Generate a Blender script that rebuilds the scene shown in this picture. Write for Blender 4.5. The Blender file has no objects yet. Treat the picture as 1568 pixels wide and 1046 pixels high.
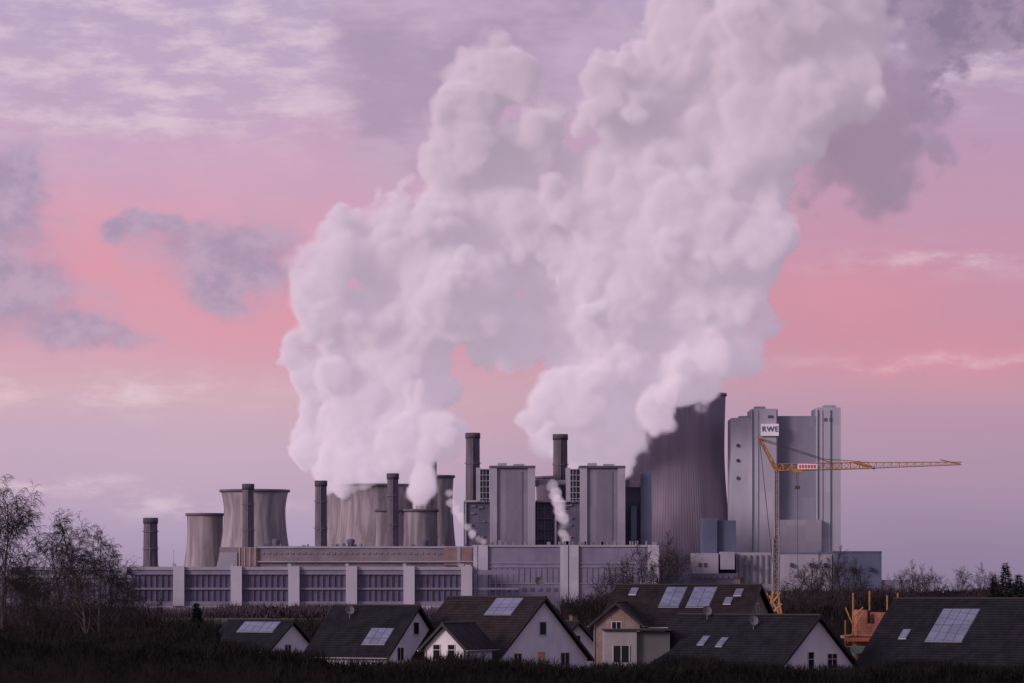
import bpy, math, random
from mathutils import Vector, Matrix
random.seed(7)
F=5880.0; CAMZ=9.5; HY=908.0
def X(px,D): return (px-784.0)*D/F
def Z(py,D): return CAMZ-(py-HY)*D/F
scene=bpy.context.scene
scene.view_settings.view_transform='Standard'; scene.view_settings.look='None'; scene.view_settings.exposure=0
COL=scene.collection
def lin(r,g,b):
    f=lambda c:(c/255/12.92) if c/255<=0.04045 else ((c/255+0.055)/1.055)**2.4
    return (f(r),f(g),f(b))
# ---------------------------------------------------------------- node helpers
class NT:
    def __init__(s,t): s.t=t
    def n(s,ty,**kw):
        n=s.t.nodes.new(ty)
        for k,v in kw.items(): setattr(n,k,v)
        return n
    def set(s,sock,v):
        if isinstance(v,bpy.types.NodeSocket): s.t.links.new(v,sock)
        else: sock.default_value=v
    def m(s,op,a,b=None,c=None,clamp=False):
        n=s.n('ShaderNodeMath',operation=op,use_clamp=clamp)
        s.set(n.inputs[0],a)
        if b is not None: s.set(n.inputs[1],b)
        if c is not None: s.set(n.inputs[2],c)
        return n.outputs[0]
    def vm(s,op,a,b=None,out=0):
        n=s.n('ShaderNodeVectorMath',operation=op)
        s.set(n.inputs[0],a)
        if b is not None: s.set(n.inputs[1],b)
        return n.outputs[out]
    def mr(s,v,a,b,c=0.0,d=1.0,smooth=True):
        n=s.n('ShaderNodeMapRange'); n.interpolation_type='SMOOTHSTEP' if smooth else 'LINEAR'
        s.set(n.inputs[0],v)
        for i,q in enumerate((a,b,c,d)): s.set(n.inputs[1+i],q)
        return n.outputs[0]
    def comb(s,x,y,z):
        n=s.n('ShaderNodeCombineXYZ')
        for i,q in enumerate((x,y,z)): s.set(n.inputs[i],q)
        return n.outputs[0]
    def mix(s,f,a,b):
        n=s.n('ShaderNodeMix',data_type='RGBA')
        s.set(n.inputs[0],f)
        s.set(n.inputs[6],a if isinstance(a,bpy.types.NodeSocket) else (*a,1))
        s.set(n.inputs[7],b if isinstance(b,bpy.types.NodeSocket) else (*b,1))
        return n.outputs[2]
    def noise(s,vec,scale,detail=4,rough=0.55,dim='3D',out=0):
        n=s.n('ShaderNodeTexNoise'); n.noise_dimensions=dim; s.set(n.inputs['Vector'],vec)
        n.inputs['Scale'].default_value=scale; n.inputs['Detail'].default_value=detail; n.inputs['Roughness'].default_value=rough
        return n.outputs[out]
MATS={}
def mat(name,col,rough=0.8,var=0.25,scale=(0.3,0.3,0.3),metal=0.0,bump=0.0,col2=None,panels=None,stripes=None,spec=0.3):
    if name in MATS: return MATS[name]
    m=bpy.data.materials.new(name); m.use_nodes=True
    t=NT(m.node_tree); bs=m.node_tree.nodes['Principled BSDF']
    tc=t.n('ShaderNodeTexCoord').outputs['Object']
    v=t.vm('MULTIPLY',tc,scale)
    nz=t.noise(v,1.0,3,0.6)
    f=t.mr(nz,0.3,0.7)
    a=tuple(c*(1-var) for c in col); b=col2 if col2 else tuple(min(1,c*(1+var)) for c in col)
    c=t.mix(f,a,b)
    if panels:   # (width,height,strength) cladding joints
        br=t.n('ShaderNodeTexBrick'); 
        sp=t.n('ShaderNodeSeparateXYZ'); t.set(sp.inputs[0],tc)
        xy=t.m('ADD',sp.outputs[0],sp.outputs[1])
        t.set(br.inputs['Vector'],t.comb(xy,sp.outputs[2],0.0))
        br.offset=0.0
        br.inputs['Scale'].default_value=1.0
        br.inputs['Brick Width'].default_value=panels[0]; br.inputs['Row Height'].default_value=panels[1]
        br.inputs['Mortar Size'].default_value=panels[3] if len(panels)>3 else 0.25
        br.inputs['Mortar Smooth'].default_value=0.5
        br.inputs['Color1'].default_value=(1,1,1,1); br.inputs['Color2'].default_value=(0.86,0.87,0.9,1)
        k=1-panels[2]; br.inputs['Mortar'].default_value=(k,k,k,1)
        mm=t.n('ShaderNodeMix',data_type='RGBA',blend_type='MULTIPLY'); mm.inputs[0].default_value=1
        t.set(mm.inputs[6],c); t.set(mm.inputs[7],br.outputs[0]); c=mm.outputs[2]
    if stripes:
        sp=t.n('ShaderNodeSeparateXYZ'); t.set(sp.inputs[0],tc)
        w=t.m('SINE',t.m('MULTIPLY',sp.outputs[2],stripes[0]))
        w=t.mr(w,-1,1,1-stripes[1],1)
        c=t.vm('MULTIPLY',c,t.comb(w,w,w))
    t.set(bs.inputs['Base Color'],c)
    bs.inputs['Roughness'].default_value=rough; bs.inputs['Metallic'].default_value=metal
    bs.inputs['Specular IOR Level'].default_value=spec
    if bump:
        bn=t.n('ShaderNodeBump'); bn.inputs['Strength'].default_value=bump; bn.inputs['Distance'].default_value=0.3
        t.set(bn.inputs['Height'],nz); t.set(bs.inputs['Normal'],bn.outputs[0])
    MATS[name]=m; return m
# ---------------------------------------------------------------- mesh builders
class MB:
    def __init__(s): s.v=[]; s.f=[]; s.smooth=False
    def quad(s,a,b,c,d):
        n=len(s.v); s.v+=[tuple(a),tuple(b),tuple(c),tuple(d)]; s.f.append((n,n+1,n+2,n+3))
    def tri(s,a,b,c):
        n=len(s.v); s.v+=[tuple(a),tuple(b),tuple(c)]; s.f.append((n,n+1,n+2))
    def box(s,x0,x1,y0,y1,z0,z1,M=None):
        n=len(s.v)
        vs=[(x0,y0,z0),(x1,y0,z0),(x1,y1,z0),(x0,y1,z0),(x0,y0,z1),(x1,y0,z1),(x1,y1,z1),(x0,y1,z1)]
        if M is not None: vs=[tuple(M@Vector(v)) for v in vs]
        s.v+=vs
        s.f+=[tuple(n+i for i in q) for q in ((0,3,2,1),(4,5,6,7),(0,1,5,4),(1,2,6,5),(2,3,7,6),(3,0,4,7))]
    def bpx(s,p0,p1,t,b,D,dep):
        s.box(X(p0,D),X(p1,D),D,D+dep,Z(b,D),Z(t,D))
    def prism(s,pts,ext):   # polygon extruded by vector
        n=len(s.v);k=len(pts); e=Vector(ext)
        s.v+=[tuple(p) for p in pts]+[tuple(Vector(p)+e) for p in pts]
        s.f.append(tuple(range(n,n+k))); s.f.append(tuple(range(n+2*k-1,n+k-1,-1)))
        for i in range(k):
            j=(i+1)%k; s.f.append((n+i,n+k+i,n+k+j,n+j))
    def tube(s,p,q,r0,r1=None,n=3):
        r1=r0 if r1 is None else r1
        p=Vector(p);q=Vector(q);d=(q-p)
        if d.length<1e-6: return
        d.normalize(); a=d.cross(Vector((0.3,0.9,0.2)) if abs(d.z)>0.9 else Vector((0,0,1))).normalized(); b=d.cross(a)
        k=len(s.v)
        for c,r in ((p,r0),(q,r1)):
            for i in range(n):
                t=2*math.pi*i/n; s.v.append(tuple(c+a*math.cos(t)*r+b*math.sin(t)*r))
        for i in range(n):
            j=(i+1)%n; s.f.append((k+i,k+j,k+n+j,k+n+i))
        if n>3:
            s.f.append(tuple(k+n+i for i in range(n))); s.f.append(tuple(k+n-1-i for i in range(n)))
    def rev(s,cx,cy,prof,n=64,ribs=0,ramp=0.0,close=False):
        k=len(s.v)
        for z,r in prof:
            for i in range(n):
                t=2*math.pi*i/n; rr=r*(1+ramp*(1 if (i%2) else -1)) if ribs else r
                s.v.append((cx+rr*math.cos(t),cy+rr*math.sin(t),z))
        for j in range(len(prof)-1):
            for i in range(n):
                i2=(i+1)%n; s.f.append((k+j*n+i,k+j*n+i2,k+(j+1)*n+i2,k+(j+1)*n+i))
        if close: s.f.append(tuple(k+(len(prof)-1)*n+i for i in range(n)))
    def obj(s,name,material,parent=None,smooth=False):
        me=bpy.data.meshes.new(name); me.from_pydata(s.v,[],s.f); me.update()
        me.materials.append(material)
        if smooth:
            for p in me.polygons: p.use_smooth=True
        o=bpy.data.objects.new(name,me); COL.objects.link(o)
        if parent: o.parent=parent
        return o
class Thing:
    def __init__(s,name): s.name=name; s.parts={}
    def p(s,part,material,smooth=False):
        if part not in s.parts: s.parts[part]=(MB(),material,smooth)
        return s.parts[part][0]
    def done(s):
        e=bpy.data.objects.new(s.name,None); COL.objects.link(e)
        for k,(mb,m,sm) in s.parts.items():
            if mb.f: mb.obj(k,m,e,sm)
        return e
# ---------------------------------------------------------------- camera
cam=bpy.data.cameras.new('camera'); co=bpy.data.objects.new('camera',cam); COL.objects.link(co)
cam.sensor_width=36; cam.lens=135; cam.clip_start=1; cam.clip_end=60000
cam.shift_y=(HY-523)/1568
co.location=(0,0,CAMZ); co.rotation_euler=(math.pi/2,0,0); scene.camera=co
# ---------------------------------------------------------------- light
SEL=math.radians(20)
sd=Vector((-0.84,-0.54,0)).normalized()*math.cos(SEL)+Vector((0,0,math.sin(SEL)))
sun=bpy.data.lights.new('sun','SUN'); sun.energy=2.5; sun.angle=math.radians(18); sun.color=(1.0,0.80,0.81)
so=bpy.data.objects.new('sun',sun); COL.objects.link(so); so.rotation_euler=sd.to_track_quat('Z','Y').to_euler()
# ---------------------------------------------------------------- world
w=bpy.data.worlds.new('World'); scene.world=w; w.use_nodes=True
t=NT(w.node_tree); bg=w.node_tree.nodes['Background']
sky=t.n('ShaderNodeTexSky'); sky.sky_type='NISHITA'; sky.sun_disc=False; sky.sun_elevation=SEL; sky.sun_rotation=math.atan2(sd.x,sd.y)
d=t.n('ShaderNodeTexCoord').outputs['Generated']
sp=t.n('ShaderNodeSeparateXYZ'); t.set(sp.inputs[0],d)
az=t.m('ARCTAN2',sp.outputs[0],sp.outputs[1]); el=t.m('ARCSINE',sp.outputs[2])
U=t.m('MULTIPLY',az,F/100); V=t.m('MULTIPLY',el,F/100)
P=t.comb(U,V,0.0)
wv=t.noise(t.vm('MULTIPLY',P,(0.12,0.5,1)),1.0,1,dim='2D')
Vw=t.m('ADD',V,t.m('MULTIPLY',t.m('SUBTRACT',wv,0.5),1.1))
def ramp(fac,stops):
    n=t.n('ShaderNodeValToRGB'); cr=n.color_ramp
    while len(cr.elements)<len(stops): cr.elements.new(0.5)
    for e,(p,c) in zip(cr.elements,stops): e.position=p; e.color=(*c,1)
    t.set(n.inputs[0],fac); return n.outputs[0]
def st(y): return (HY-y)/100/12.0
L=ramp(t.m('DIVIDE',Vw,12.0),[(st(900),lin(158,140,170)),(st(800),lin(176,156,186)),(st(700),lin(196,167,190)),(st(610),lin(208,170,184)),(st(530),lin(210,157,178)),(st(440),lin(214,152,173)),(st(330),lin(214,158,181)),(st(220),lin(203,163,191)),(st(100),lin(190,165,194)),(st(-50),lin(182,163,194))])
R=ramp(t.m('DIVIDE',Vw,12.0),[(st(900),lin(138,122,152)),(st(800),lin(154,132,162)),(st(700),lin(172,141,168)),(st(610),lin(192,145,168)),(st(540),lin(200,138,160)),(st(440),lin(198,141,166)),(st(330),lin(193,146,173)),(st(220),lin(185,148,178)),(st(100),lin(176,150,180)),(st(-50),lin(170,150,184))])
base=t.mix(t.mr(U,-5.0,6.5),L,R)
wcol=t.noise(t.vm('MULTIPLY',P,(0.7,1.0,1)),1.0,4,0.6,dim='2D',out=1)
wsp=t.n('ShaderNodeSeparateColor'); t.set(wsp.inputs[0],wcol)
wx=t.m('SUBTRACT',wsp.outputs[0],0.5); wy=t.m('SUBTRACT',wsp.outputs[1],0.5)
def blobs(lst,warp=0.9):
    Ux=t.m('ADD',U,t.m('MULTIPLY',wx,warp*2)); Vx=t.m('ADD',V,t.m('MULTIPLY',wy,warp))
    tot=None
    for px,py,rx,ry in lst:
        a=t.m('DIVIDE',t.m('SUBTRACT',Ux,(px-784)/100),rx/100); b=t.m('DIVIDE',t.m('SUBTRACT',Vx,(HY-py)/100),ry/100)
        g=t.m('EXPONENT',t.m('MULTIPLY',t.m('ADD',t.m('MULTIPLY',a,a),t.m('MULTIPLY',b,b)),-1.0))
        tot=g if tot is None else t.m('ADD',tot,g)
    return tot
sn=t.noise(t.vm('ADD',t.vm('MULTIPLY',P,(0.8,2.6,1)),(2,0,0)),1.0,5,0.62,dim='2D')
sm=blobs([(330,90,520,110),(180,170,300,40),(120,600,300,28),(1440,400,160,22),(1480,100,160,60),(60,745,160,12),(260,775,160,14),(300,30,500,60),(1450,560,200,12)],0.5)
stf=t.m('MULTIPLY',t.mr(sn,0.38,0.72),t.m('MINIMUM',sm,1.0))
c=t.mix(t.m('MULTIPLY',stf,0.6),base,lin(232,207,218))
gn=t.noise(t.vm('MULTIPLY',P,(0.35,0.9,1)),1.0,4,0.6,dim='2D')
c=t.mix(t.m('MULTIPLY',t.mr(gn,0.42,0.72),t.mr(V,3.0,8.0,0.0,0.25)),c,lin(174,156,192))
pk=blobs([(130,400,160,70),(400,500,220,60),(1420,560,200,40),(1300,450,150,60)],0.6)
c=t.mix(t.m('MULTIPLY',t.m('MINIMUM',pk,1.0),0.32),c,lin(230,144,158))
fb=blobs([(0,350,85,95),(15,460,115,48),(140,515,85,28),(340,385,125,52),(365,440,65,38),(230,345,50,16),(30,290,40,40)],0.9)
fn=t.noise(t.vm('MULTIPLY',P,(0.9,1.2,1)),1.9,5,0.62,dim='2D')
fm=t.mr(t.m('ADD',fb,t.m('MULTIPLY',t.m('SUBTRACT',fn,0.5),0.8)),0.08,0.95)
c=t.mix(t.m('MULTIPLY',fm,0.86),c,t.mix(t.mr(fn,0.3,0.7),lin(160,142,172),lin(184,160,186)))
fb3=blobs([(610,180,100,150),(600,80,80,80),(650,20,120,60),(800,20,150,70),(870,110,70,90)],0.9)
fm3=t.mr(t.m('ADD',fb3,t.m('MULTIPLY',t.m('SUBTRACT',fn,0.5),0.6)),0.05,1.1)
c=t.mix(t.m('MULTIPLY',fm3,0.8),c,t.mix(t.mr(gn,0.35,0.65),lin(168,144,172),lin(194,168,192)))
fb2=blobs([(1530,10,150,50),(1420,0,120,55),(1600,60,90,40),(1330,-10,120,60),(1430,130,50,90)],1.4)
fm2=t.mr(t.m('ADD',fb2,t.m('MULTIPLY',t.m('SUBTRACT',fn,0.5),1.1)),0.15,0.95)
c=t.mix(t.m('MULTIPLY',fm2,0.85),c,t.mix(t.mr(fn,0.35,0.65),lin(130,110,138),lin(158,134,160)))
c=t.mix(t.mr(el,0.2,1.0),c,(0.25,0.27,0.42))
glow=t.mr(t.vm('DOT_PRODUCT',d,tuple(sd),out=1),0.3,1.0)
c=t.mix(t.m('MULTIPLY',glow,0.6),c,(0.85,0.58,0.56))
ns=t.vm('MULTIPLY',sky.outputs[0],(0.006,0.006,0.006))
c=t.vm('ADD',c,ns)
c=t.mix(t.mr(el,-0.03,0.0),(0.05,0.04,0.05),c)
t.set(bg.inputs[0],c); bg.inputs[1].default_value=0.97
# ---------------------------------------------------------------- ground
def gz(y):
    if y<700: return 0.0
    if y>2600: return -6.0
    s=(y-700)/1900; s=s*s*(3-2*s); return -6*s
g=MB(); ys=[-300,0,150,300,400,500,700,900,1100,1300,1600,1900,2200,2600,3200,4000,6000,10000,20000,40000]
xs=[-20000,-6000,-2000,-800,-400,-200,0,200,400,800,2000,6000,20000]
for y in ys:
    for x in xs: g.v.append((x,y,gz(y)))
n=len(xs)
for j in range(len(ys)-1):
    for i in range(n-1): g.f.append((j*n+i,j*n+i+1,(j+1)*n+i+1,(j+1)*n+i))
g.obj('ground',mat('field_soil',(0.05,0.045,0.035),0.95,0.4,(0.05,0.05,0.05),col2=(0.05,0.06,0.03)),None,True)
# ---------------------------------------------------------------- plant materials: haze put into the colours as a raised lavender tint
conc_old=mat('concrete_weathered',(0.21,0.185,0.22),0.9,0.22,(0.18,0.18,0.015),col2=(0.32,0.285,0.325),bump=0.2)
conc_big=mat('concrete_tower',(0.235,0.20,0.26),0.9,0.12,(0.12,0.12,0.008),bump=0.1)
rim=mat('concrete_rim',(0.13,0.11,0.14),0.9,0.2,(0.1,0.1,0.1))
chim=mat('chimney_brick_dark',(0.10,0.083,0.118),0.85,0.2,(0.2,0.2,0.05))
chim2=mat('chimney_cap',(0.065,0.055,0.075),0.8,0.2)
light=mat('cladding_light',(0.31,0.295,0.36),0.6,0.08,(0.03,0.03,0.01),panels=(9,14,0.10,0.3))
lightp=mat('cladding_pale',(0.41,0.395,0.475),0.6,0.06,(0.03,0.03,0.01),panels=(6,20,0.08,0.25))
grey=mat('cladding_grey',(0.205,0.195,0.25),0.6,0.10,(0.05,0.05,0.01),panels=(4,12,0.14,0.3))
greyd=mat('cladding_midgrey',(0.165,0.155,0.21),0.6,0.10,(0.05,0.05,0.01),panels=(3.2,9,0.12,0.3))
lav=mat('cladding_lavender',(0.19,0.175,0.26),0.55,0.10,(0.04,0.04,0.02),panels=(5,6,0.12,0.25))
dark=mat('steel_dark',(0.10,0.093,0.148),0.6,0.15,(0.1,0.1,0.05),panels=(6,5,0.25,0.35))
blue=mat('cladding_blue',(0.095,0.11,0.18),0.55,0.12,(0.04,0.04,0.02),panels=(7,8,0.12,0.3))
glassm=mat('hall_glazing',(0.105,0.093,0.165),0.4,0.15,(0.06,0.06,0.06),panels=(3,4.5,0.2,0.25),spec=0.4)
brickm=mat('hall_brick',(0.20,0.165,0.20),0.85,0.15,(0.08,0.08,0.05),panels=(12,5,0.12,0.3))
redbr=mat('rust_brick',(0.20,0.135,0.14),0.85,0.2,(0.1,0.1,0.1))
steel=mat('steelwork',(0.14,0.13,0.16),0.5,0.2)
white=mat('white_paint',(0.75,0.73,0.75),0.6,0.04)
# ---------------------------------------------------------------- cooling towers
def ctower(cx,D,top,bot,rt,rw,rb,m,n=72,ribs=False,wf=0.78):
    T=Thing('cooling_tower'); x=X(cx,D); s=D/F; z1=Z(top,D); z0=Z(bot,D); H=z1-z0
    prof=[]
    for i in range(25):
        h=i/24
        if h<wf: q=(wf-h)/wf; r=rw+(rb-rw)*q**1.75
        else: q=(h-wf)/(1-wf); r=rw+(rt-rw)*q**1.6
        prof.append((z0+H*(0.05+0.95*h),r*s))
    T.p('shell',m,not ribs).rev(x,D,prof,n,ribs,0.0028 if ribs else 0)
    zt,rr=prof[-1]
    T.p('rim',rim if not ribs else conc_big,True).rev(x,D,[(zt-2.2,rr+0.2),(zt-2.2,rr+1.2),(zt,rr+1.2),(zt,rr-1.5),(zt-7,rr-4.5)],n)
    L=T.p('support_columns',m); r0=prof[0][1]; zc=prof[0][0]
    for i in range(36):
        a=2*math.pi*i/36; a2=a+math.pi/36
        for aa in (a2,a2-2*math.pi/36):
            L.tube((x+(r0+2)*math.cos(a),D+(r0+2)*math.sin(a),z0-1),(x+r0*math.cos(aa),D+r0*math.sin(aa),zc+0.5),0.5,0.5,4)
    return T.done()
ctower(314,3500,786,905,28,27,40,conc_old)
ctower(390,3460,750,905,52,47,66,conc_old)
ctower(575,3460,742,905,62,57,76,conc_old)
ctower(641,3400,780,905,29,27.5,40,conc_old)
ctower(600,3400,780,905,25,24,36,conc_old)
ctower(522,3620,724,905,27,25,42,conc_old)
ctower(665,3620,728,905,30,28,42,conc_old)
ctower(1031,3540,603,925,80,78,104,conc_big,n=260,ribs=True,wf=0.72)
ctower(880,3640,730,925,60,58,82,conc_big,n=200,ribs=True,wf=0.72)
# ---------------------------------------------------------------- chimneys
def chimney(cx,D,top,bot,w0,w1,m=chim):
    T=Thing('industrial_chimney'); x=X(cx,D); s=D/F; z1=Z(top,D); z0=Z(bot,D)
    def R(z): k=(z-z0)/(z1-z0); return (w0+(w1-w0)*k)/2*s
    T.p('shaft',m,True).rev(x,D,[(z0,R(z0)),(z1-4,R(z1))],32)
    T.p('cap',chim2,True).rev(x,D,[(z1-5,R(z1)),(z1-5,R(z1)+0.6),(z1,R(z1)+0.6),(z1,R(z1)-0.8),(z1-6,R(z1)-0.8)],32)
    b=T.p('galleries',steel)
    for k in (0.3,0.55,0.8):
        z=z0+(z1-z0)*k; r=R(z); b.rev(x,D,[(z,r),(z,r+1.2),(z+0.5,r+1.2),(z+0.5,r)],24); b.rev(x,D,[(z+1.4,r+1.1),(z+1.55,r+1.1)],24)
    b.box(x-0.3,x+0.3,D-R(z0)-0.6,D-R(z1)-0.2,z0,z1-5)
    return T.done()
chimney(230.5,3300,793,900,24,21)
chimney(380,3350,741,900,19,17)
chimney(491.5,3350,736,900,20,17.5)
chimney(601.5,3330,725,900,19,17)
chimney(661,3480,640,900,20,14,mat('chimney_pale',(0.3,0.25,0.28),0.85,0.2))
chimney(724,3400,663,900,24,21)
chimney(858,3400,665,900,24,21.5)
# ---------------------------------------------------------------- boiler houses
def boiler(ox):
    T=Thing('boiler_house'); D=3330
    a=T.p('light_walls',light); a.bpx(750+ox,761+ox,716,840,D-2,70); a.bpx(808+ox,819.5+ox,715,840,D-2,70)
    T.p('main_walls',grey).bpx(761+ox,808+ox,714,840,D,68)
    T.p('recessed_panel',greyd).bpx(775+ox,800+ox,722,836,D-0.6,1)
    r=T.p('roof_edge',dark); r.bpx(749+ox,820+ox,713,716,D-3,74)
    T.p('roof_plant',light).bpx(762+ox,776+ox,709,713,D+5,20)
    T.p('roof_plant',light).bpx(786+ox,803+ox,710.5,713,D+5,15)
    d=T.p('bunker_bay',dark); d.bpx(710+ox,750+ox,768,840,D+10,50); d.bpx(735+ox,749+ox,718,768,D+8,40)
    f=T.p('stair_tower',light)
    f.bpx(729+ox,735.5+ox,716,768,D+6,45)
    for k in range(6): f.bpx(735.5+ox,750+ox,718+k*9,719+k*9,D+5.5,2)
    for xx in (739,744): f.bpx(xx+ox,xx+0.7+ox,718,768,D+5,2)
    f.bpx(712+ox,714+ox,766,838,D+8,3); f.bpx(710+ox,750+ox,766,769,D+7,3)
    s=T.p('pipe_bridges',greyd); s.bpx(819+ox,826+ox,735,745,D+12,6)
    rr=random.Random(int(ox)+3)
    for k in range(9):
        x0=712+ox+rr.random()*32; y0=772+rr.random()*55; s.bpx(x0,x0+2+rr.random()*5,y0,y0+1+rr.random()*3,D+8.5,2)
    for k in range(4): T.p('stack_vents',steel).bpx(752+ox+k*17,756+ox+k*17,830,836,D-12,5)
    return T.done()
boiler(0); boiler(138)
T=Thing('power_plant_annex'); D=3345
T.p('bunker',dark).bpx(820,888,768,840,D+6,45)
T.p('bunker',dark).bpx(957.8,982,768,840,D+6,45)
a=T.p('towers',greyd); a.bpx(958,981,745,768,D+10,30)
T.p('slim_tower',blue).bpx(981,998,722,840,D-4,24); T.p('slim_tower',blue).bpx(966,975,775,838,D-3,9)
s=T.p('pipe_bridges',light); s.bpx(820,868,735,742,D+20,6); s.bpx(957.8,981,738,746,D,5); s.bpx(820,850,766,769,D,8)
for k in range(6): T.p('framework',greyd).bpx(822+k*11.5,823+k*11.5,770,838,D+4,2)
for k in range(4): T.p('framework',greyd).bpx(820,888,778+k*16,779+k*16,D+3.5,2)
T.done()
# ---------------------------------------------------------------- new power block at right
T=Thing('boiler_house'); D=3450
a=T.p('pale_towers',lightp)
a.bpx(1120,1151,640,895,D+4,60); a.bpx(1151,1191,626,895,D,66); a.bpx(1251,1287.5,624,895,D,66)
T.p('roof_caps',light).bpx(1156,1172,622.5,626,D+6,20); T.p('roof_caps',light).bpx(1262,1280,620.5,624,D+6,20); T.p('roof_caps',light).bpx(1132,1146,637,640,D+8,20)
T.p('centre_bay',mat('cladding_centre',(0.23,0.225,0.30),0.6,0.08,(0.03,0.03,0.01),panels=(5,16,0.08,0.3))).bpx(1191,1251,637,895,D+8,50)
T.p('centre_low',light).bpx(1191,1258,796,895,D-6,14)
b=T.p('blue_edges',blue)
for x0 in (1152,1189,1252,1271.5): b.bpx(x0,x0+1.3,628,845,D-0.8,0.8)
T.p('seam',lightp).bpx(1160,1161,628,845,D-0.7,0.7); T.p('seam',lightp).bpx(1257.5,1259.5,628,845,D-0.7,0.7)
e=T.p('round_vents',chim2)
for yy in (682,705,732):
    x=X(1130.5,D);z=Z(yy,D); e.tube((x,D+3.2,z),(x,D+4.2,z),1.6,1.6,16)
T.p('vents',blue).bpx(1176,1184,636,640,D-0.6,1); T.p('vents',blue).bpx(1262,1266,640,645,D-0.6,1); T.p('vents',blue).bpx(1270,1274,640,645,D-0.6,1)
T.p('sign_board',mat('sign_white',(0.85,0.85,0.87),0.5,0.02)).bpx(1165,1192.5,649,667.5,D-2.2,1.6)
e=T.done()
fc=bpy.data.curves.new('sign_lettering','FONT'); fc.body='RWE'; fc.size=6.6; fc.align_x='CENTER'; fc.align_y='CENTER'; fc.extrude=0.15; fc.space_character=1.1; fc.offset=0.05
fo=bpy.data.objects.new('sign_lettering',fc); COL.objects.link(fo); fo.parent=e; fo.location=(X(1178.9,D),D-2.6,Z(657.5,D)); fo.rotation_euler=(math.pi/2,0,0)
fc.materials.append(mat('sign_blue',(0.03,0.07,0.3),0.5,0.02))
T=Thing('industrial_building'); D=3300
T.p('blue_walls',blue).bpx(1076,1098,793,900,D+10,40); T.p('blue_walls',blue).bpx(1098,1127,797,900,D+14,40)
T.p('blue_walls',blue).bpx(1186,1276,846,905,D,60); 
T.p('blue_walls',blue).bpx(1276,1350,845,905,D-10,60); T.p('roof_curb',dark).bpx(1275.5,1350.5,844,846.5,D-10.5,61)
T.p('pale_walls',light).bpx(1060,1100,847,905,D-8,30); T.p('pale_walls',light).bpx(1127,1186,846,905,D+4,40); T.p('pale_walls',light).bpx(1195,1274,849,905,D-6,6)
T.p('pale_walls',light).bpx(1103,1125,845,872,D-9,20)
T.p('low_building',dark).bpx(1060,1130,878,930,D-20,20); T.p('low_building_pale',lav).bpx(1350,1394,888,930,D-8,30); T.p('low_building_pale',lav).bpx(1000,1062,880,930,D-12,30)
for k in range(7): T.p('window_band',glassm).bpx(1064+k*9,1070+k*9,882,886,D-21,1)
for k in range(6): T.p('ducts',steel).bpx(1130+k*9,1132+k*9,850,893,D-8.5+11,2)
for px,py in ((1070,862),(1078,862),(1140,860),(1210,862),(1240,862),(1262,862),(1300,868),(1330,868)): T.p('windows',chim2).bpx(px,px+4,py,py+6,D-14.5 if px>1290 else D-9,8)
T.done()
# ---------------------------------------------------------------- turbine halls
T=Thing('turbine_hall'); D=3200
T.p('body',glassm).bpx(-60,724,872,940,D+3,60)
T.p('roof_fascia',light).bpx(-60,724,868,873,D,64)
T.p('sill_band',lightp).bpx(-60,724,928,935.5,D-0.5,64)
T.p('dark_base',dark).bpx(-60,724,935.5,960,D,60)
rr=random.Random(5)
for k in range(-3,6):
    x0=265+88.2*k; T.p('pilasters',lightp).bpx(x0,x0+17,867,928,D-2.5,6)
    T.p('roof_vents',light).bpx(x0-1,x0+4,863,867.5,D+5,4)
    b=T.p('spandrels',lav); b.bpx(x0+17,x0+88.2,873,880,D+1,3); b.bpx(x0+17,x0+88.2,900,903,D+1.2,2); b.bpx(x0+17,x0+88.2,921,928,D+1,3)
    for j in range(1,8): T.p('mullions',greyd).bpx(x0+17+j*8.9,x0+17.5+j*8.9,880,921,D+1.6,1.5)
T.done()
T=Thing('turbine_hall'); D=3240
T.p('body',lav).bpx(724,1010,836,942,D,70)
b=T.p('pilasters',lightp)
for a0,a1 in ((725,731),(732,747),(858,870),(871.5,886),(992,1009.5)): b.bpx(a0,a1,835,925,D-2,4)
for y0 in (862,868,893): T.p('bands',light).bpx(747,992,y0,y0+0.9,D-0.8,1)
T.p('roof_fascia',light).bpx(723.5,1010.5,834.5,837.5,D-1,72)
T.p('sill_band',light).bpx(700,1010,925,932,D-1,3)
T.p('link_tower',lightp).bpx(703,709,865,928,D-6,10); T.p('link_tower',lightp).bpx(712,720,865,928,D-6,10); T.p('link_glass',glassm).bpx(700,724,866,928,D-2,6)
for k in range(28): T.p('mullions',grey).bpx(750+k*8.7,750.5+k*8.7,870,892,D-0.5,0.8)
for k in range(9): T.p('windows',glassm).bpx(752+k*12,758+k*12,900,906,D-0.4,0.8)
rr=random.Random(9)
for k in range(26):
    x0=730+rr.random()*270; T.p('roof_plant',grey).bpx(x0,x0+2+rr.random()*5,830-rr.random()*3,835,D+20,8)
T.done()
T=Thing('machine_hall'); D=3290
T.p('body',brickm).bpx(336,724,838,942,D,80)
T.p('roof_band',light).bpx(395,724,836.5,839.5,D-1,82)
T.p('end_wall',light).bpx(336,363,846,905,D-3,60); T.p('end_wall_brick',redbr).bpx(363,394,839,900,D-2,60)
for k in range(4): T.p('light_piers',lightp).bpx(366+k*8,367.3+k*8,838,867,D-2.6,1)
for k in range(36): T.p('windows',greyd).bpx(400+k*9,405+k*9,846,849,D-0.5,1)
T.p('red_bay',redbr).bpx(680,700,838,866,D-1.5,5); T.p('red_bay',redbr).bpx(705,723,838,866,D-1.5,5); T.p('pale_bay',light).bpx(700,705,838,866,D-2,5)
T.p('pipe_run',light).bpx(395,724,859,861,D-3,1.5)
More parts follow.
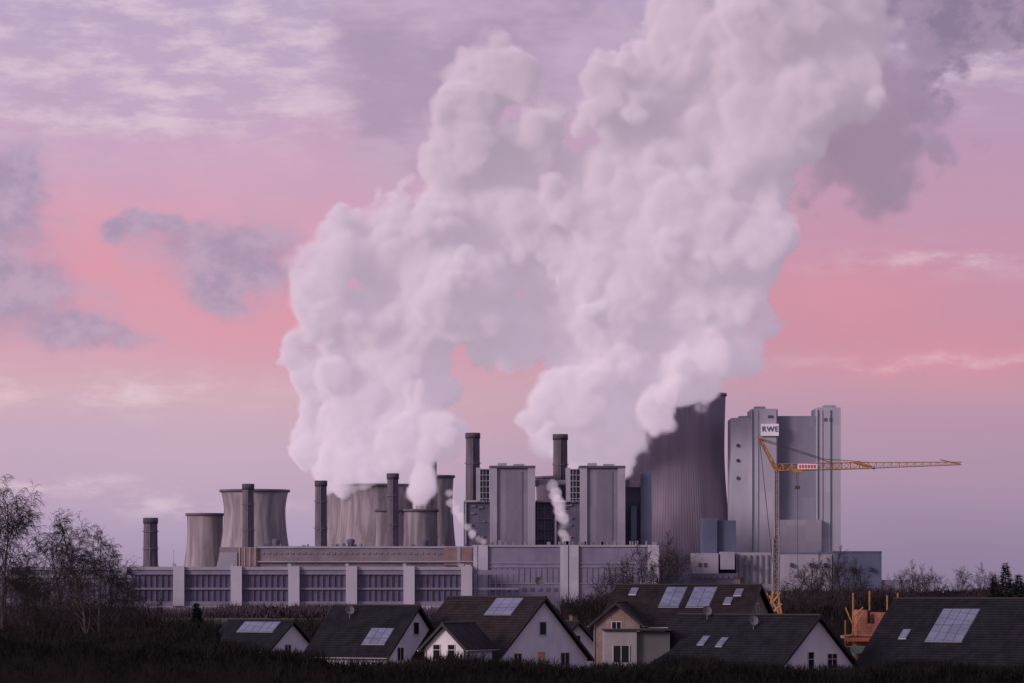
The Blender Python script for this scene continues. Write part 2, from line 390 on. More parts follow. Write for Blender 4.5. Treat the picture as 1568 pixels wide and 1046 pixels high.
for k in range(40):
    x0=396+rr.random()*320; h=1+rr.random()*5; T.p('roof_plant' if k%2 else 'roof_fans',grey if k%2 else dark).bpx(x0,x0+1.5+rr.random()*5,838-h,838,D+10+rr.random()*30,6)
for cx in (421,536,650):
    x=X(cx,D); T.p('vent_hoods',dark).rev(x,D+15,[(Z(838,D),2),(Z(830,D),3.4),(Z(827,D),3.6),(Z(825,D),2.4)],16,close=True)
for k in range(14):
    x=X(200+k*35+rr.random()*9,D); T.p('masts',steel).tube((x,D-40,Z(900,D)),(x,D-40,Z(855-rr.random()*14,D)),0.25,0.15,4)
T.done()
T=Thing('storage_shed'); D=3120
T.p('walls',greyd).bpx(-80,200,884,940,D,30); T.p('roof',light).bpx(-81,201,880,885,D-1,32)
for k in range(16): T.p('bay_doors',dark).bpx(-70+k*17,-60+k*17,892,925,D-0.6,1)
T.done()
# ---------------------------------------------------------------- steam (real volumes)
def steam(name,blist,res,dens,emis,ymid,kk=12,soft=(3.5,14),emc=(1.0,0.80,1.02),A=(16,7.5,3),pad=28,colr=(0.975,0.93,0.98),grow=1.0,wamp=26,fine=3.0,srate=5.0,zr=(100,480),top=0.74):
    pts=[]; rr=random.Random(len(blist))
    for b in blist:
        px,py,r=b[:3]; dy=b[3] if len(b)>3 else rr.uniform(-34,34)
        D=ymid+dy; pts.append((X(px,D),D,Z(py,D),r*D/F*grow))
    mn=[min(p[i]-p[3] for p in pts)-pad for i in range(3)]; mx=[max(p[i]+p[3] for p in pts)+pad for i in range(3)]
    ng=bpy.data.node_groups.new(name,'GeometryNodeTree'); ng.interface.new_socket('Geometry',in_out='OUTPUT',socket_type='NodeSocketGeometry')
    q=NT(ng); out=q.n('NodeGroupOutput'); pos=q.n('GeometryNodeInputPosition').outputs[0]
    wn=q.n('ShaderNodeTexNoise'); q.set(wn.inputs['Vector'],pos); wn.inputs['Scale'].default_value=1/45; wn.inputs['Detail'].default_value=3
    wp=q.vm('ADD',pos,q.vm('MULTIPLY',q.vm('SUBTRACT',wn.outputs['Color'],(0.5,0.5,0.5)),(wamp,wamp,wamp)))
    dcur=None
    for x,y,z,r in pts:
        dd=q.m('SUBTRACT',q.vm('DISTANCE',wp,(x,y,z),out=1),r)
        dcur=dd if dcur is None else q.m('SMOOTH_MIN',dcur,dd,kk)
    k=max(A[0]/16,.25)
    def vor(sc,amp,prev):
        v=q.n('ShaderNodeTexVoronoi',feature='SMOOTH_F1'); q.set(v.inputs['Vector'],wp); v.inputs['Scale'].default_value=1/sc; v.inputs['Smoothness'].default_value=0.22
        return q.m('ADD',prev,q.m('MULTIPLY',q.m('SUBTRACT',v.outputs['Distance'],0.54),amp*2))
    dcur=vor(46*k,A[0],dcur); dcur=vor(22*k,A[1],dcur); dcur=vor(10*k,A[2],dcur)
    nz=q.noise(pos,1/10,4,0.6); dcur=q.m('ADD',dcur,q.m('MULTIPLY',q.m('SUBTRACT',nz,0.5),fine))
    sz=q.n('ShaderNodeSeparateXYZ'); q.set(sz.inputs[0],pos)
    sn=q.noise(pos,1/60,2)
    edge=q.m('MULTIPLY',q.mr(sz.outputs[2],zr[0],zr[1],soft[0],soft[1],False),q.mr(sn,0.35,0.65,0.5,2.4))
    de=q.mr(q.m('DIVIDE',q.m('MULTIPLY',dcur,-1.0),edge),0.0,1.0)
    vc=q.n('GeometryNodeVolumeCube'); q.set(vc.inputs['Density'],de)
    vc.inputs['Min'].default_value=mn; vc.inputs['Max'].default_value=mx
    for i,kx in enumerate(('X','Y','Z')): vc.inputs['Resolution '+kx].default_value=max(16,int((mx[i]-mn[i])/res))
    m=bpy.data.materials.new(name+'_vapour'); m.use_nodes=True; t=NT(m.node_tree); m.cycles.volume_step_rate=srate
    for nn in list(m.node_tree.nodes):
        if nn.type!='OUTPUT_MATERIAL': m.node_tree.nodes.remove(nn)
    o=[nn for nn in m.node_tree.nodes if nn.type=='OUTPUT_MATERIAL'][0]
    at=t.n('ShaderNodeAttribute'); at.attribute_name='density'
    dn=t.m('MULTIPLY',at.outputs['Fac'],dens)
    vs=t.n('ShaderNodeVolumeScatter'); vs.inputs['Color'].default_value=(*colr,1); vs.inputs['Anisotropy'].default_value=-0.3
    t.set(vs.inputs['Density'],dn)
    ab=t.n('ShaderNodeVolumeAbsorption'); ab.inputs['Color'].default_value=(*colr,1); t.set(ab.inputs['Density'],dn)
    # added emission stands in for multiple scattering, set by hand to dim with height
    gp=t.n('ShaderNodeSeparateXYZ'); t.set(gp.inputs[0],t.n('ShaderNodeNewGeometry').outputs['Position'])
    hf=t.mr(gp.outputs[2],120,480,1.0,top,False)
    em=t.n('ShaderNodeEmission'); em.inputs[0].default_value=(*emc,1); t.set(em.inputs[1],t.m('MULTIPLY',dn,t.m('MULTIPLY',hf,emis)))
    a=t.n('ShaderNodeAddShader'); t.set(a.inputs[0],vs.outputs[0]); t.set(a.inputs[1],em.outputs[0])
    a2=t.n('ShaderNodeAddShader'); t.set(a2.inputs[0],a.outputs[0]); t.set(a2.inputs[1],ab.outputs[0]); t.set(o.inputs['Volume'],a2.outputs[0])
    smn=q.n('GeometryNodeSetMaterial'); q.set(smn.inputs[0],vc.outputs[0]); smn.inputs['Material'].default_value=m
    q.set(out.inputs[0],smn.outputs[0])
    me=bpy.data.meshes.new(name); ob=bpy.data.objects.new(name,me); COL.objects.link(ob); me.materials.append(m)
    md=ob.modifiers.new('steam','NODES'); md.node_group=ng
    return ob
leftp=[(488,690,42),(525,655,56),(585,690,62),(640,655,56),(600,600,64),(545,600,58),(475,635,32),(560,728,46),(635,735,36),(515,715,42),(665,700,28),(650,750,22,-50),
 (520,560,55),(600,540,66),(640,590,52),(478,570,38),(500,480,58),(560,500,72),(640,490,82),(520,400,62),(600,400,78),(700,450,84),(480,430,42),(545,365,46),(760,490,66),(800,510,46),(740,380,86),(650,350,58),(835,440,46),(835,370,44),
 (730,300,80),(780,250,74),(715,200,64),(735,130,64),(770,105,54),(825,210,54),(800,330,76),(685,260,54)]
rightp=[(850,660,38,30),(900,640,64,30),(960,640,46,30),(880,600,54),(825,620,24),(1000,615,38),(900,700,38,50),(935,690,30,50),
 (900,560,64),(970,570,54),(1040,570,54,-10),(1085,565,44,-10),(1118,535,46),(900,460,78),(960,430,84),(1050,470,88),(1125,470,64),(1160,500,30),(880,400,62),
 (870,340,54),(950,330,82),(1050,350,100),(1140,380,76),(1165,300,66),(852,300,30),(1000,250,84),(1080,230,90),(1155,230,70),(930,260,60),
 (940,150,60),(1040,120,92),(1130,130,100),(1205,150,94),(970,190,76),(1080,40,86),(1180,30,104),(1275,60,88),(1295,130,62),(1250,-30,90),(1100,-60,90),(1320,-60,90)]
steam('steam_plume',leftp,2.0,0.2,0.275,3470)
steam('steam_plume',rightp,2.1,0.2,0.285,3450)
steam('steam_plume',[(1240,200,66),(1300,200,72),(1350,240,60),(1335,290,46),(1405,215,38),(1275,255,50),(1370,150,62),(1340,90,60),(1352,320,30),(1430,225,26),(1400,90,40)],3.0,0.06,0.20,3600,A=(20,13,7),colr=(0.72,0.64,0.76),soft=(12,20),emc=(1.0,0.76,1.0),srate=4,top=1.0)  # shaded right part of the plume, its shade put into a darker vapour colour
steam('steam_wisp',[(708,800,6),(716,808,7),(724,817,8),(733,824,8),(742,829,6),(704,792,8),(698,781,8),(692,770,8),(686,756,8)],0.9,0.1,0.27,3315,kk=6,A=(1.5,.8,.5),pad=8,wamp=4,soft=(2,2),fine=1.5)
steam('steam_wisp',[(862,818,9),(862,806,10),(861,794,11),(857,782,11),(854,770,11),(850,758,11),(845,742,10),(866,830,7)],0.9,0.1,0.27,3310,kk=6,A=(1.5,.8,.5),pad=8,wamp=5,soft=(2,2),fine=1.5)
# ---------------------------------------------------------------- houses
tile=mat('roof_tiles_dark',(0.014,0.012,0.018),0.7,0.35,(0.9,0.9,0.9),stripes=(26.0,0.55),spec=0.12,bump=0.3)
tile2=mat('roof_tiles_brown',(0.022,0.016,0.019),0.7,0.35,(0.9,0.9,0.9),stripes=(24.0,0.5),spec=0.12,bump=0.3)
plaster=mat('white_plaster',(0.58,0.56,0.61),0.85,0.08,(0.5,0.5,0.25),bump=0.05)
ochre=mat('ochre_brick',(0.22,0.165,0.15),0.85,0.2,(1,1,1),panels=(0.6,0.25,0.3,0.03))
greypl=mat('grey_plaster',(0.24,0.225,0.24),0.85,0.08,(0.5,0.5,0.5))
wood=mat('barge_dark',(0.02,0.017,0.02),0.6,0.2)
win=mat('window_glass',(0.012,0.013,0.018),0.12,0.3,spec=0.4)
fr=mat('window_frame',(0.45,0.44,0.48),0.5,0.03)
sol=mat('solar_glass',(0.20,0.20,0.29),0.18,0.15,(0.6,0.6,0.6),spec=0.8,metal=0.35,panels=(1.0,1.6,0.4,0.06))
alu=mat('aluminium',(0.3,0.3,0.33),0.4,0.05,metal=0.8)
orange=mat('orange_door_wood',(0.5,0.25,0.10),0.5,0.1)  # the door's own orange wood tone
def house(ax,ay,D,th,W,Lg,pitch=42,wallm=plaster,roofm=tile,wins=(),roofwins=(),solars=(),dish=(),chim_u=None,name='detached_house'):
    T=Thing(name); th=math.radians(th); o=Vector((X(ax,D),D,0)); zr=Z(ay,D)
    U=Vector((-math.cos(th),math.sin(th),0)); Vv=Vector((-math.sin(th),-math.cos(th),0))
    tp=math.tan(math.radians(pitch)); ze=zr-W/2*tp
    M=Matrix((( U.x,Vv.x,0,o.x),(U.y,Vv.y,0,o.y),(0,0,1,0),(0,0,0,1)))
    P=lambda u,v,z: M@Vector((u,v,z))
    h=W/2; b=T.p('walls',wallm)
    b.prism([P(0,-h,-1),P(0,h,-1),P(0,h,ze-0.15),P(0,0,zr-0.15),P(0,-h,ze-0.15)],U*Lg)
    r=T.p('roof',roofm); ov=0.45; oe=0.5; c=math.cos(math.radians(pitch)); tk=0.2
    for sg in (1,-1):
        pts=[P(-oe,0,zr+tk),P(-oe,sg*(h+ov),ze-ov*tp+tk),P(-oe,sg*(h+ov),ze-ov*tp),P(-oe,0,zr)]
        r.prism(pts,U*(Lg+2*oe))
        bb=T.p('bargeboards',wood)
        pts=[P(-oe-0.06,0,zr+tk+0.03),P(-oe-0.06,sg*(h+ov+.05),ze-ov*tp+tk+0.03),P(-oe-0.06,sg*(h+ov+.05),ze-ov*tp-0.12),P(-oe-0.06,0,zr-0.12)]
        bb.prism(pts,U*0.055)
        g_=T.p('gutters',alu); g_.tube(P(-oe,sg*(h+ov+0.1),ze-ov*tp+0.05),P(Lg+oe,sg*(h+ov+0.1),ze-ov*tp+0.05),0.08,0.08,6)
    T.p('ridge_tiles',wood).tube(P(-oe,0,zr+tk),P(Lg+oe,0,zr+tk),0.13,0.13,6)
    T.p('downpipe',alu).tube(P(-0.08,h-0.15,0),P(-0.08,h-0.15,ze),0.05,0.05,5)
    for wv in wins:
        v,dz,ww,hh=wv[:4]; gm=orange if len(wv)>4 else win; zt=zr-dz
        T.p('glass' if gm is win else 'door',gm).box(-0.03,0.05,v-ww/2,v+ww/2,zt-hh,zt,M)
        f=T.p('window_frames',fr)
        f.box(-0.07,0.05,v-ww/2-0.07,v-ww/2,zt-hh,zt,M); f.box(-0.07,0.05,v+ww/2,v+ww/2+0.07,zt-hh,zt,M)
        f.box(-0.07,0.05,v-ww/2-0.07,v+ww/2+0.07,zt,zt+0.07,M); f.box(-0.11,0.05,v-ww/2-0.12,v+ww/2+0.12,zt-hh-0.07,zt-hh,M)
        if ww>0.9: f.box(-0.065,0.04,v-0.03,v+0.03,zt-hh,zt,M)
        if hh>1.3: f.box(-0.062,0.04,v-ww/2,v+ww/2,zt-hh*0.35-0.03,zt-hh*0.35+0.03,M)
    def slope(u0,u1,s0,s1,hgt,mb,thick=0.08,sg=1):
        q=[]
        for u,s in ((u0,s0),(u1,s0),(u1,s1),(u0,s1)):
            q.append(P(u,sg*s*c,zr-s*math.sin(math.radians(pitch))+tk+hgt))
        mb.prism(q,Vector((0,0,thick)))
    for u0,u1,s0,s1 in solars:
        n=max(1,round(abs(u1-u0)/1.15)); k=max(1,round(abs(s1-s0)/1.7))
        for i in range(n):
            for j in range(k):
                a0=u0+(u1-u0)*i/n+0.03; a1=u0+(u1-u0)*(i+1)/n-0.03; b0=s0+(s1-s0)*j/k+0.03; b1=s0+(s1-s0)*(j+1)/k-0.03
                slope(a0,a1,b0,b1,0.08,T.p('solar_panels',sol),0.04)
        slope(u0-0.03,u1+0.03,s0-0.03,s1+0.03,0.03,T.p('solar_rails',alu),0.03)
    for u0,s0 in roofwins:
        slope(u0-0.45,u0+0.45,s0,s0+1.3,0.04,T.p('rooflight_frames',alu),0.10)
        slope(u0-0.35,u0+0.35,s0+0.1,s0+1.2,0.145,T.p('rooflight_glass',sol),0.02)
    for u0,s0 in dish:
        pz=P(u0,s0*c,zr-s0*math.sin(math.radians(pitch))+tk)
        T.p('dish_arm',alu).tube(pz,pz+Vector((0,0,0.8)),0.04,0.04,5)
        cc=pz+Vector((0,-0.1,0.9)); ax_=Vector((0.35,-1,0.35)).normalized(); a1=ax_.cross(Vector((0,0,1))).normalized(); a2=ax_.cross(a1)
        mb=T.p('satellite_dish',mat('dish_grey',(0.13,0.12,0.14),0.5,0.1),True); ring=[]
        for rr_,dd in ((0.08,-0.12),(0.3,-0.06),(0.5,0.04)):
            ring.append([cc+ax_*dd+(a1*math.cos(q*math.pi/8)+a2*math.sin(q*math.pi/8))*rr_ for q in range(16)])
        for i in range(2):
            for q in range(16): mb.quad(ring[i][q],ring[i][(q+1)%16],ring[i+1][(q+1)%16],ring[i+1][q])
        mb.tube(cc,cc+ax_*0.6,0.03,0.03,4)
    if chim_u is not None:
        k=T.p('chimney',mat('chimney_brick',(0.12,0.07,0.06),0.85,0.25,(2,2,2)))
        k.box(chim_u-0.35,chim_u+0.35,-0.7,0.0,zr-1.5,zr+0.85,M); T.p('chimney_cap',wood).box(chim_u-0.42,chim_u+0.42,-0.77,0.07,zr+0.85,zr+0.97,M)
    return T.done()
house(446,952,430,38,8.0,9.0,38,wins=[(0.6,2.6,1.0,1.1)],solars=[(1.2,6.6,0.5,2.3)])
house(637,930,400,34,10.5,10.2,43,wins=[(0,1.6,0.9,1.2),(2.8,4.2,1.0,1.3),(-0.6,4.3,1.1,1.3),(-2.8,4.3,0.8,1.3)],solars=[(0.9,3.8,3.6,6.0)],dish=[(7.5,2.0)])
house(831,917,395,46,13,13.8,43,wins=[(0,2.4,0.9,1.3),(-3.2,5.6,1.2,1.3),(0.2,5.5,0.9,2.2,1),(3.6,5.6,1.0,1.2)],solars=[(2.6,6.6,0.3,2.8)],dish=[(1.2,-1.0)],roofm=tile2)
house(680,957,384,112,4.2,7.5,46,plaster,tile2,wins=[(0.8,2.0,0.7,1.4),(-0.8,2.0,0.7,1.4)])
house(884,954,450,60,5.5,6,44,plaster,tile,wins=[(0,1.5,0.7,1.0)],chim_u=1.5)
house(944,925,428,100,5.2,7,40,ochre,tile2,wins=[(0,2.0,1.0,1.2)])
house(1160,898,432,22,12,16.5,36,ochre,tile2,wins=[(0,2,1,1.2)],solars=[(4.6,7.3,0.6,4.4),(8.2,10.6,0.6,4.4)],roofwins=[(1.8,1.0),(2.6,2.6),(14.4,0.8)],chim_u=2.4)
house(1251,945,372,46,11,18,41,plaster,tile,wins=[(0.9,3.4,0.8,1.9),(-2.2,3.6,1.3,1.4)],roofwins=[(9.6,3.6),(12.2,3.4)],dish=[(14.0,0.8),(6.8,2.2)])
house(1622,920,370,39,14,18.5,43,mat('yellow_plaster',(0.42,0.34,0.2),0.85,0.08),tile,wins=[(0,2,1,1.2)],solars=[(8.2,12.4,1.6,6.2)],roofwins=[(15.2,4.6)])
T=Thing('flat_roof_annex'); D=380
T.p('walls',greypl).box(X(925,D),X(975,D),D,D+6,0,Z(966,D)); T.p('walls_side',mat('zinc_cladding',(0.10,0.10,0.11),0.5,0.1)).box(X(975.5,D),X(1026,D),D+0.5,D+6,0,Z(968,D))
T.p('roof_edge',wood).box(X(923.5,D),X(1028,D),D-0.25,D+6.3,Z(966,D),Z(963.5,D))
T.p('window',win).box(X(939,D),X(963,D),D-0.04,D+0.1,Z(1014,D),Z(989,D))
for a,b in ((938,939.2),(950.5,951.5),(963,964.2)): T.p('window_frame',fr).box(X(a,D),X(b,D),D-0.09,D+0.1,Z(1014,D),Z(988,D))
T.done()
# ---------------------------------------------------------------- construction site
T=Thing('house_under_construction'); D=440; s=D/F
bw=T.p('brick_walls',mat('new_brick',(0.38,0.15,0.11),0.85,0.18,(1.5,1.5,1.5),panels=(0.6,0.3,0.3,0.04)))
bw.box(X(1312,D),X(1360,D),D,D+6,0,Z(955,D)); bw.box(X(1312,D),X(1328,D),D,D+6.1,Z(955,D),Z(934,D)); bw.box(X(1340,D),X(1358,D),D+.01,D+5.9,Z(955,D),Z(938,D))
T.p('concrete_slab',greypl).box(X(1295,D),X(1372,D),D-1,D+7,Z(978,D),Z(974,D))
wd=T.p('timber_props',mat('timber_yellow',(0.36,0.18,0.06),0.7,0.2,(2,2,2)))
for px,y0,y1 in ((1293,950,1005),(1305,908,990),(1330,905,935),(1357,912,985),(1373,908,1000),(1386,935,1000)): wd.tube((X(px,D),D-1.2,Z(y1,D)),(X(px,D),D-1.2,Z(y0,D)),0.09,0.09,5)
for a,b,c,e in ((1293,930,1312,975),(1352,975,1372,925),(1305,945,1320,930),(1340,980,1386,940),(1296,985,1318,940)): wd.tube((X(a,D),D-1.3,Z(b,D)),(X(c,D),D-1.3,Z(e,D)),0.08,0.08,5)
for yy in (990,972): wd.box(X(1290,D),X(1390,D),D-1.9,D-1.25,Z(yy,D)-0.06,Z(yy,D)+0.05)
wd.box(X(1352,D),X(1390,D),D-1.9,D-1.25,Z(948,D)-0.06,Z(948,D)+0.05)
T.p('red_boards',mat('board_red',(0.36,0.09,0.05),0.6,0.1)).box(X(1290,D),X(1380,D),D-2,D-1.95,Z(982,D),Z(976,D))
T.p('green_net',mat('net_green',(0.07,0.16,0.13),0.8,0.2)).box(X(1300,D),X(1372,D),D-2,D-1.96,Z(1000,D),Z(990,D))
T.done()
# ---------------------------------------------------------------- crane
T=Thing('tower_crane'); D=500
yel=mat('crane_yellow',(0.36,0.18,0.06),0.5,0.15); pale=mat('crane_mast_grey',(0.24,0.21,0.22),0.5,0.12); cable=mat('crane_cable',(0.07,0.055,0.06),0.5,0.1)
C=lambda px,py,dy=0: Vector((X(px,D),D+dy,Z(py,D)))
def lattice(mb,p,q,w0,w1,n,rc,rb,tri=False):
    d=(q-p).normalized(); side=Vector((0,1,0)); up=d.cross(side).normalized()
    cor=[(1,1),(1,-1),(-1,-1),(-1,1)] if not tri else [(-1,1),(-1,-1),(1,0)]
    def pt(t,c): w_=w0+(w1-w0)*t; return p+(q-p)*t+up*c[0]*w_/2+side*c[1]*w_/2
    for c in cor: mb.tube(pt(0,c),pt(1,c),rc,rc,4)
    for i in range(n):
        for j in range(len(cor)):
            a,b=cor[j],cor[(j+1)%len(cor)]
            if i%2: a,b=b,a
            mb.tube(pt(i/n,a),pt((i+1)/n,b),rb,rb,3); mb.tube(pt(i/n,a),pt(i/n,b),rb,rb,3)
m_=T.p('mast',pale); lattice(m_,C(1189.5,906),C(1189.5,722),0.55,0.5,22,0.09,0.04); lattice(m_,C(1187,960),C(1189,822),0.85,0.8,12,0.09,0.045)
y_=T.p('jib',yel); lattice(y_,C(1192,716),C(1330,712.5),0.85,0.8,20,0.075,0.04,True); 
lattice(T.p('jib_tip',mat('crane_jib_ochre',(0.38,0.25,0.15),0.5,0.1)),C(1330,712.5),C(1472,709.5),0.75,0.35,24,0.06,0.03,True)
y_.tube(C(1308,708),C(1340,717),0.2,0.2,5); y_.tube(C(1440,704),C(1470,711),0.08,0.08,4)
a_=T.p('a_frame',yel); lattice(a_,C(1190,722),C(1163,672),0.5,0.25,8,0.07,0.04); a_.tube(C(1162,671),C(1184,715),0.06,0.06,4); a_.tube(C(1160,671),C(1172,674),0.12,0.12,5); a_.tube(C(1180,708),C(1196,722),0.25,0.25,6)
c_=T.p('cables',cable)
for a,b in (((1164,671),(1262,703)),((1262,703),(1318,707)),((1166,674),(1215,690)),((1215,690),(1275,709)),((1163,673),(1187,900))): c_.tube(C(*a),C(*b),0.045,0.045,4)
c_.tube(C(1187,722,-0.3),C(1187,900,-0.3),0.06,0.06,4)
for dx in (-1.2,1.2): c_.tube(C(1221+dx,722),C(1221+dx*0.6,748),0.035,0.035,3)
c_.tube(C(1221,748),C(1221.5,885),0.035,0.035,3)
h_=T.p('hook_block',cable); h_.box(X(1217,D),X(1225,D),D-0.2,D+0.2,Z(749,D),Z(744,D)); h_.box(X(1216,D),X(1227,D),D-0.2,D+0.2,Z(885,D),Z(881,D)); h_.tube(C(1221.5,868),C(1221.5,881),0.1,0.1,5)
T.p('trolley',yel).box(X(1214,D),X(1228,D),D-0.5,D+0.5,Z(724,D),Z(720.5,D))
T.p('name_board',white).box(X(1221,D),X(1251,D),D-0.52,D-0.48,Z(718.5,D),Z(710.5,D))
for k in range(6): T.p('name_letters',mat('letters_red',(0.55,0.06,0.08),0.5,0.1)).box(X(1223+k*4.5,D),X(1226+k*4.5,D),D-0.56,D-0.525,Z(717,D),Z(712,D))
b_=T.p('base_frame',yel); 
for a,b in (((1176,945),(1184,905)),((1197,945),(1190,905)),((1176,945),(1197,925)),((1181,925),(1195,908)),((1174,908),(1180,945)),((1178,912),(1193,940))): b_.tube(C(*a,-0.4),C(*b,-0.4),0.14,0.14,5)
b_.box(X(1168,D),X(1200,D),D-1.5,D+1.5,Z(950,D),Z(943,D)); T.p('ballast',greypl).box(X(1164,D),X(1182,D),D+0.2,D+1.6,Z(943,D)-3,Z(935,D))
T.done()
# ---------------------------------------------------------------- vegetation
bark=mat('bark_dark',(0.026,0.02,0.023),0.9,0.3,(1,1,1)); birchm=mat('birch_bark',(0.05,0.042,0.045),0.85,0.5,(2,2,0.8)); twigm=mat('twigs',(0.018,0.014,0.016),0.9,0.3)
def tree_mesh(name,seed,H,droop,spread=0.5,nl=16,r0=0.2,barkm=bark,dens=1.0,rmin=0.017):
    R=random.Random(seed); trunk=MB(); tw=MB()
    def branch(p,d,L,r,lv):
        k=5 if lv<2 else 4; pts=[p]
        for i in range(k):
            dd=d+Vector((R.uniform(-1,1),R.uniform(-1,1),R.uniform(-.6,.6)))*0.13
            if lv>=1: dd.z+= (0.10 if lv==1 else 0) - droop*(0.10 if lv==1 else 0.5)*(i/k)
            d=dd.normalized(); pts.append(pts[-1]+d*L/k)
        for i in range(k):
            a=r*(1-i/k*0.75); b=r*(1-(i+1)/k*0.75); (trunk if lv<2 else tw).tube(pts[i],pts[i+1],a,b,6 if lv==0 else 3)
        if lv>=4: return
        nc=[nl,int(9*dens),int(6*dens),int(4*dens)][lv]
        for j in range(nc):
            t_=(0.22 if lv==0 else 0.2)+ (0.78 if lv==0 else 0.8)*(j+R.random()*0.8)/nc
            t_=min(t_,0.999); i=int(t_*k); f=t_*k-i; q=pts[i].lerp(pts[i+1],f)
            az=R.uniform(0,6.283)
            side=d.orthogonal().normalized(); side.rotate(Matrix.Rotation(az,3,d))
            ang=R.uniform(0.45,0.85) if lv==0 else R.uniform(0.4,0.9)
            nd=(d*math.cos(ang)+side*math.sin(ang)).normalized()
            if lv==0: nl_=L*spread*(1.1-0.75*t_)*R.uniform(0.7,1.15)
            else: nl_=L*R.uniform(0.35,0.6)
            branch(q,nd,nl_,max(rmin,r*(0.42 if lv==0 else 0.5)*(1-0.5*t_)),lv+1)
    branch(Vector((0,0,0)),Vector((0,0,1)),H,r0,0)
    a=bpy.data.meshes.new('trunk_and_limbs'); a.from_pydata(trunk.v,[],trunk.f); a.materials.append(barkm)
    b=bpy.data.meshes.new('twigs'); b.from_pydata(tw.v,[],tw.f); b.materials.append(twigm)
    return a,b
def put(meshes,name,x,y,z,s=1,rot=0):
    e=bpy.data.objects.new(name,None); COL.objects.link(e); e.location=(x,y,z); e.scale=(s,s,s); e.rotation_euler=(0,0,rot)
    for m in meshes:
        o=bpy.data.objects.new(m.name.split('.')[0],m); COL.objects.link(o); o.parent=e
B1=tree_mesh('b1',3,15,1.1,0.46,19,0.17,birchm,1.0); B2=tree_mesh('b2',8,15,1.1,0.46,19,0.16,birchm,1.0)
O1=tree_mesh('o1',11,12,0.05,0.6,12,0.2,dens=0.9,rmin=0.022); O2=tree_mesh('o2',21,12,0.05,0.65,12,0.2,dens=0.9,rmin=0.022); O3=tree_mesh('o3',31,12,0.0,0.55,12,0.18,dens=0.9,rmin=0.022)
def pt(meshes,name,px,topy,D,basez=0,rot=0,H=15.0):
    h=Z(topy,D)-basez; put(meshes,name,X(px,D),D,basez,h/H,rot)
pt(B1,'birch_tree',135,808,440,0,0.4); pt(B2,'birch_tree',12,770,450,0,1.4); pt(B2,'birch_tree',172,862,460,0,2.9); pt(B1,'birch_tree',95,835,470,0,2.0); pt(B1,'birch_tree',-25,800,450,0,5.0); pt(B2,'birch_tree',40,880,470,0,4.2); pt(B2,'birch_tree',150,835,450,0,5.6)
for px,ty,D,m in ((985,856,900,O1),(1028,852,920,O2),(950,872,900,O3),(930,890,800,O2),(1008,870,860,O3),(1240,872,900,O1),(1290,868,920,O2),(1215,885,850,O3),(1268,880,840,O3),(1320,880,900,O1),(1400,885,900,O2),(1440,890,950,O1),(1470,885,900,O3),(1500,888,880,O2),(1370,890,950,O3),(1420,892,700,O1),(40,880,800,O1),(190,905,700,O2),(240,925,700,O1),(60,900,650,O3),(915,905,700,O1)):
    pt(m,'bare_tree',px,ty,D,gz(D),px*1.3,12.0)
def conifer(px,topy,D,wid):
    R=random.Random(int(px)); h=Z(topy,D); T=Thing('conifer_tree'); x=X(px,D)
    T.p('trunk',bark).tube((x,D,0),(x,D,h*0.95),0.2,0.04,6); mb=T.p('foliage',mat('needles_dark',(0.018,0.025,0.022),0.9,0.4,(2,2,2)))
    for i in range(6000):
        t_=R.random()**0.75; zz=h*(1-t_*0.97); lay=0.8+0.2*math.sin(t_*60+R.random())
        r=wid*t_*lay*R.uniform(0.25,1.0)+0.05; a=R.uniform(0,6.283); dx,dy=math.cos(a),math.sin(a)
        p=Vector((x+dx*r,D+dy*r,zz-0.25*r)); l=R.uniform(0.2,0.6); ww=0.09
        q=Vector((dx*l,dy*l,R.uniform(-.2,.35)*l)); sd_=Vector((-dy,dx,R.uniform(-.5,.5)))*ww
        mb.tri(p-sd_,p+sd_,p+q)
    T.done()
conifer(1540,862,420,4.6); conifer(1522,880,425,3.8); conifer(1560,880,430,4.2); conifer(301,924,440,2.6); conifer(1578,868,425,3.6)
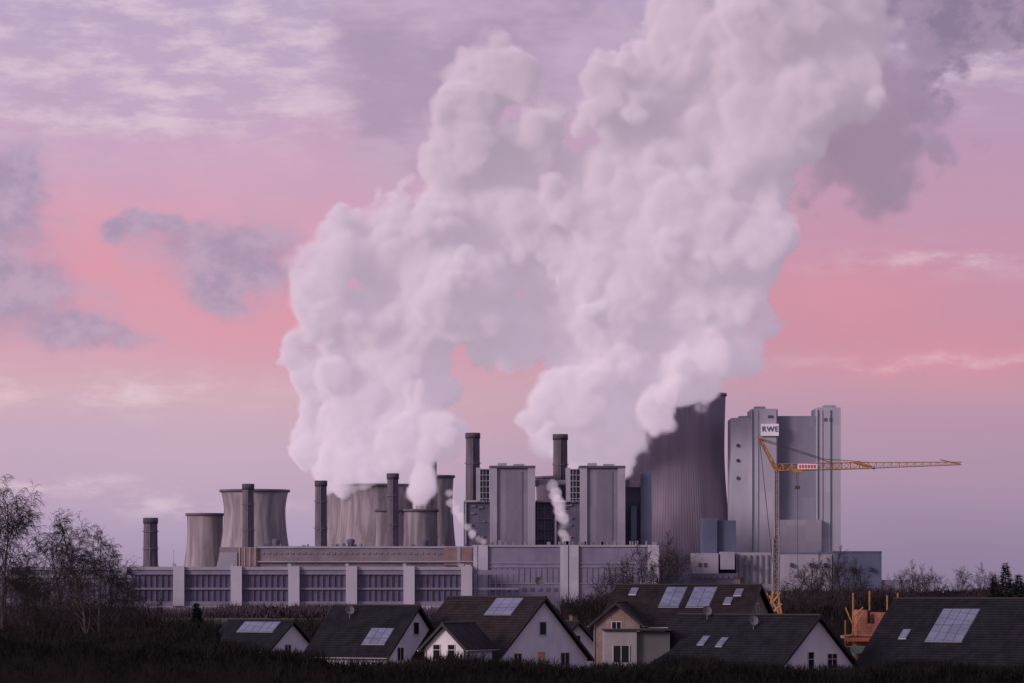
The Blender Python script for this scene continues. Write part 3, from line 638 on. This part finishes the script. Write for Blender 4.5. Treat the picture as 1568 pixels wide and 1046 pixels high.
def mass(name,p0,p1,D,dep,topf,material,N,base=0.0,tl=(0.4,1.2),tw=0.05,core=True,seed=1):
    R=random.Random(seed); T=Thing(name); mb=T.p('twigs',material); x0=X(p0,D); x1=X(p1,D)
    def hh(x):
        px=784+x*F/D; u=x/tl[1]
        n=math.sin(u*0.37+seed)*0.4+math.sin(u*1.1+2*seed)*0.3+math.sin(u*2.7+seed*3)*0.2+math.sin(u*6.1)*0.1
        return Z(topf(px),D)-base+n*tl[1]*0.8
    for i in range(N):
        x=R.uniform(x0,x1); y=D+R.uniform(0,dep); H=hh(x+ (y-D)*0.7)
        l=R.uniform(*tl); z=base+max(0,(H-l*0.6)*(1-R.random()**2.2*0.75))
        ax=R.gauss(0,0.45); ay=R.gauss(0,0.4); dd=Vector((ax,ay,1)).normalized()*l; a=R.uniform(0,3.14); sv=Vector((math.cos(a),math.sin(a)*0.5,R.uniform(-.3,.3)))*tw*R.uniform(.5,1.6)
        p=Vector((x,y,z)); mb.tri(p-sv,p+sv,p+dd)
        if R.random()<0.6:
            q=p+dd*0.4; e=Vector((R.gauss(0,1),R.gauss(0,.6),R.gauss(0.5,.6))).normalized()*l*0.5; mb.tri(q-sv*.6,q+sv*.6,q+e)
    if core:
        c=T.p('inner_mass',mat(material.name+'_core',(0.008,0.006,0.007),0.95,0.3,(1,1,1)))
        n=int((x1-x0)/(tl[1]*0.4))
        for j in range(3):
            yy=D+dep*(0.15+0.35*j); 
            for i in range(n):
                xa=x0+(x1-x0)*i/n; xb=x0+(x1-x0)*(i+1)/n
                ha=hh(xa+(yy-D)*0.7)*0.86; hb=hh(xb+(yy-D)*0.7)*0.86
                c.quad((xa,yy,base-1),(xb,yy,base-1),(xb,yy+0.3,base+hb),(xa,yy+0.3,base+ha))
    return T.done()
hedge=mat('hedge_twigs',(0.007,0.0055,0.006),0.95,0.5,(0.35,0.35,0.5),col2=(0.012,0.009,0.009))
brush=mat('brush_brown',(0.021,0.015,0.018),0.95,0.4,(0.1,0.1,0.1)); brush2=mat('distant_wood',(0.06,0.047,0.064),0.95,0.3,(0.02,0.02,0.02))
def hp(px):
    return 982 if px<250 else (982+(px-250)*0.085 if px<650 else (1014+ (px-650)*0.012))
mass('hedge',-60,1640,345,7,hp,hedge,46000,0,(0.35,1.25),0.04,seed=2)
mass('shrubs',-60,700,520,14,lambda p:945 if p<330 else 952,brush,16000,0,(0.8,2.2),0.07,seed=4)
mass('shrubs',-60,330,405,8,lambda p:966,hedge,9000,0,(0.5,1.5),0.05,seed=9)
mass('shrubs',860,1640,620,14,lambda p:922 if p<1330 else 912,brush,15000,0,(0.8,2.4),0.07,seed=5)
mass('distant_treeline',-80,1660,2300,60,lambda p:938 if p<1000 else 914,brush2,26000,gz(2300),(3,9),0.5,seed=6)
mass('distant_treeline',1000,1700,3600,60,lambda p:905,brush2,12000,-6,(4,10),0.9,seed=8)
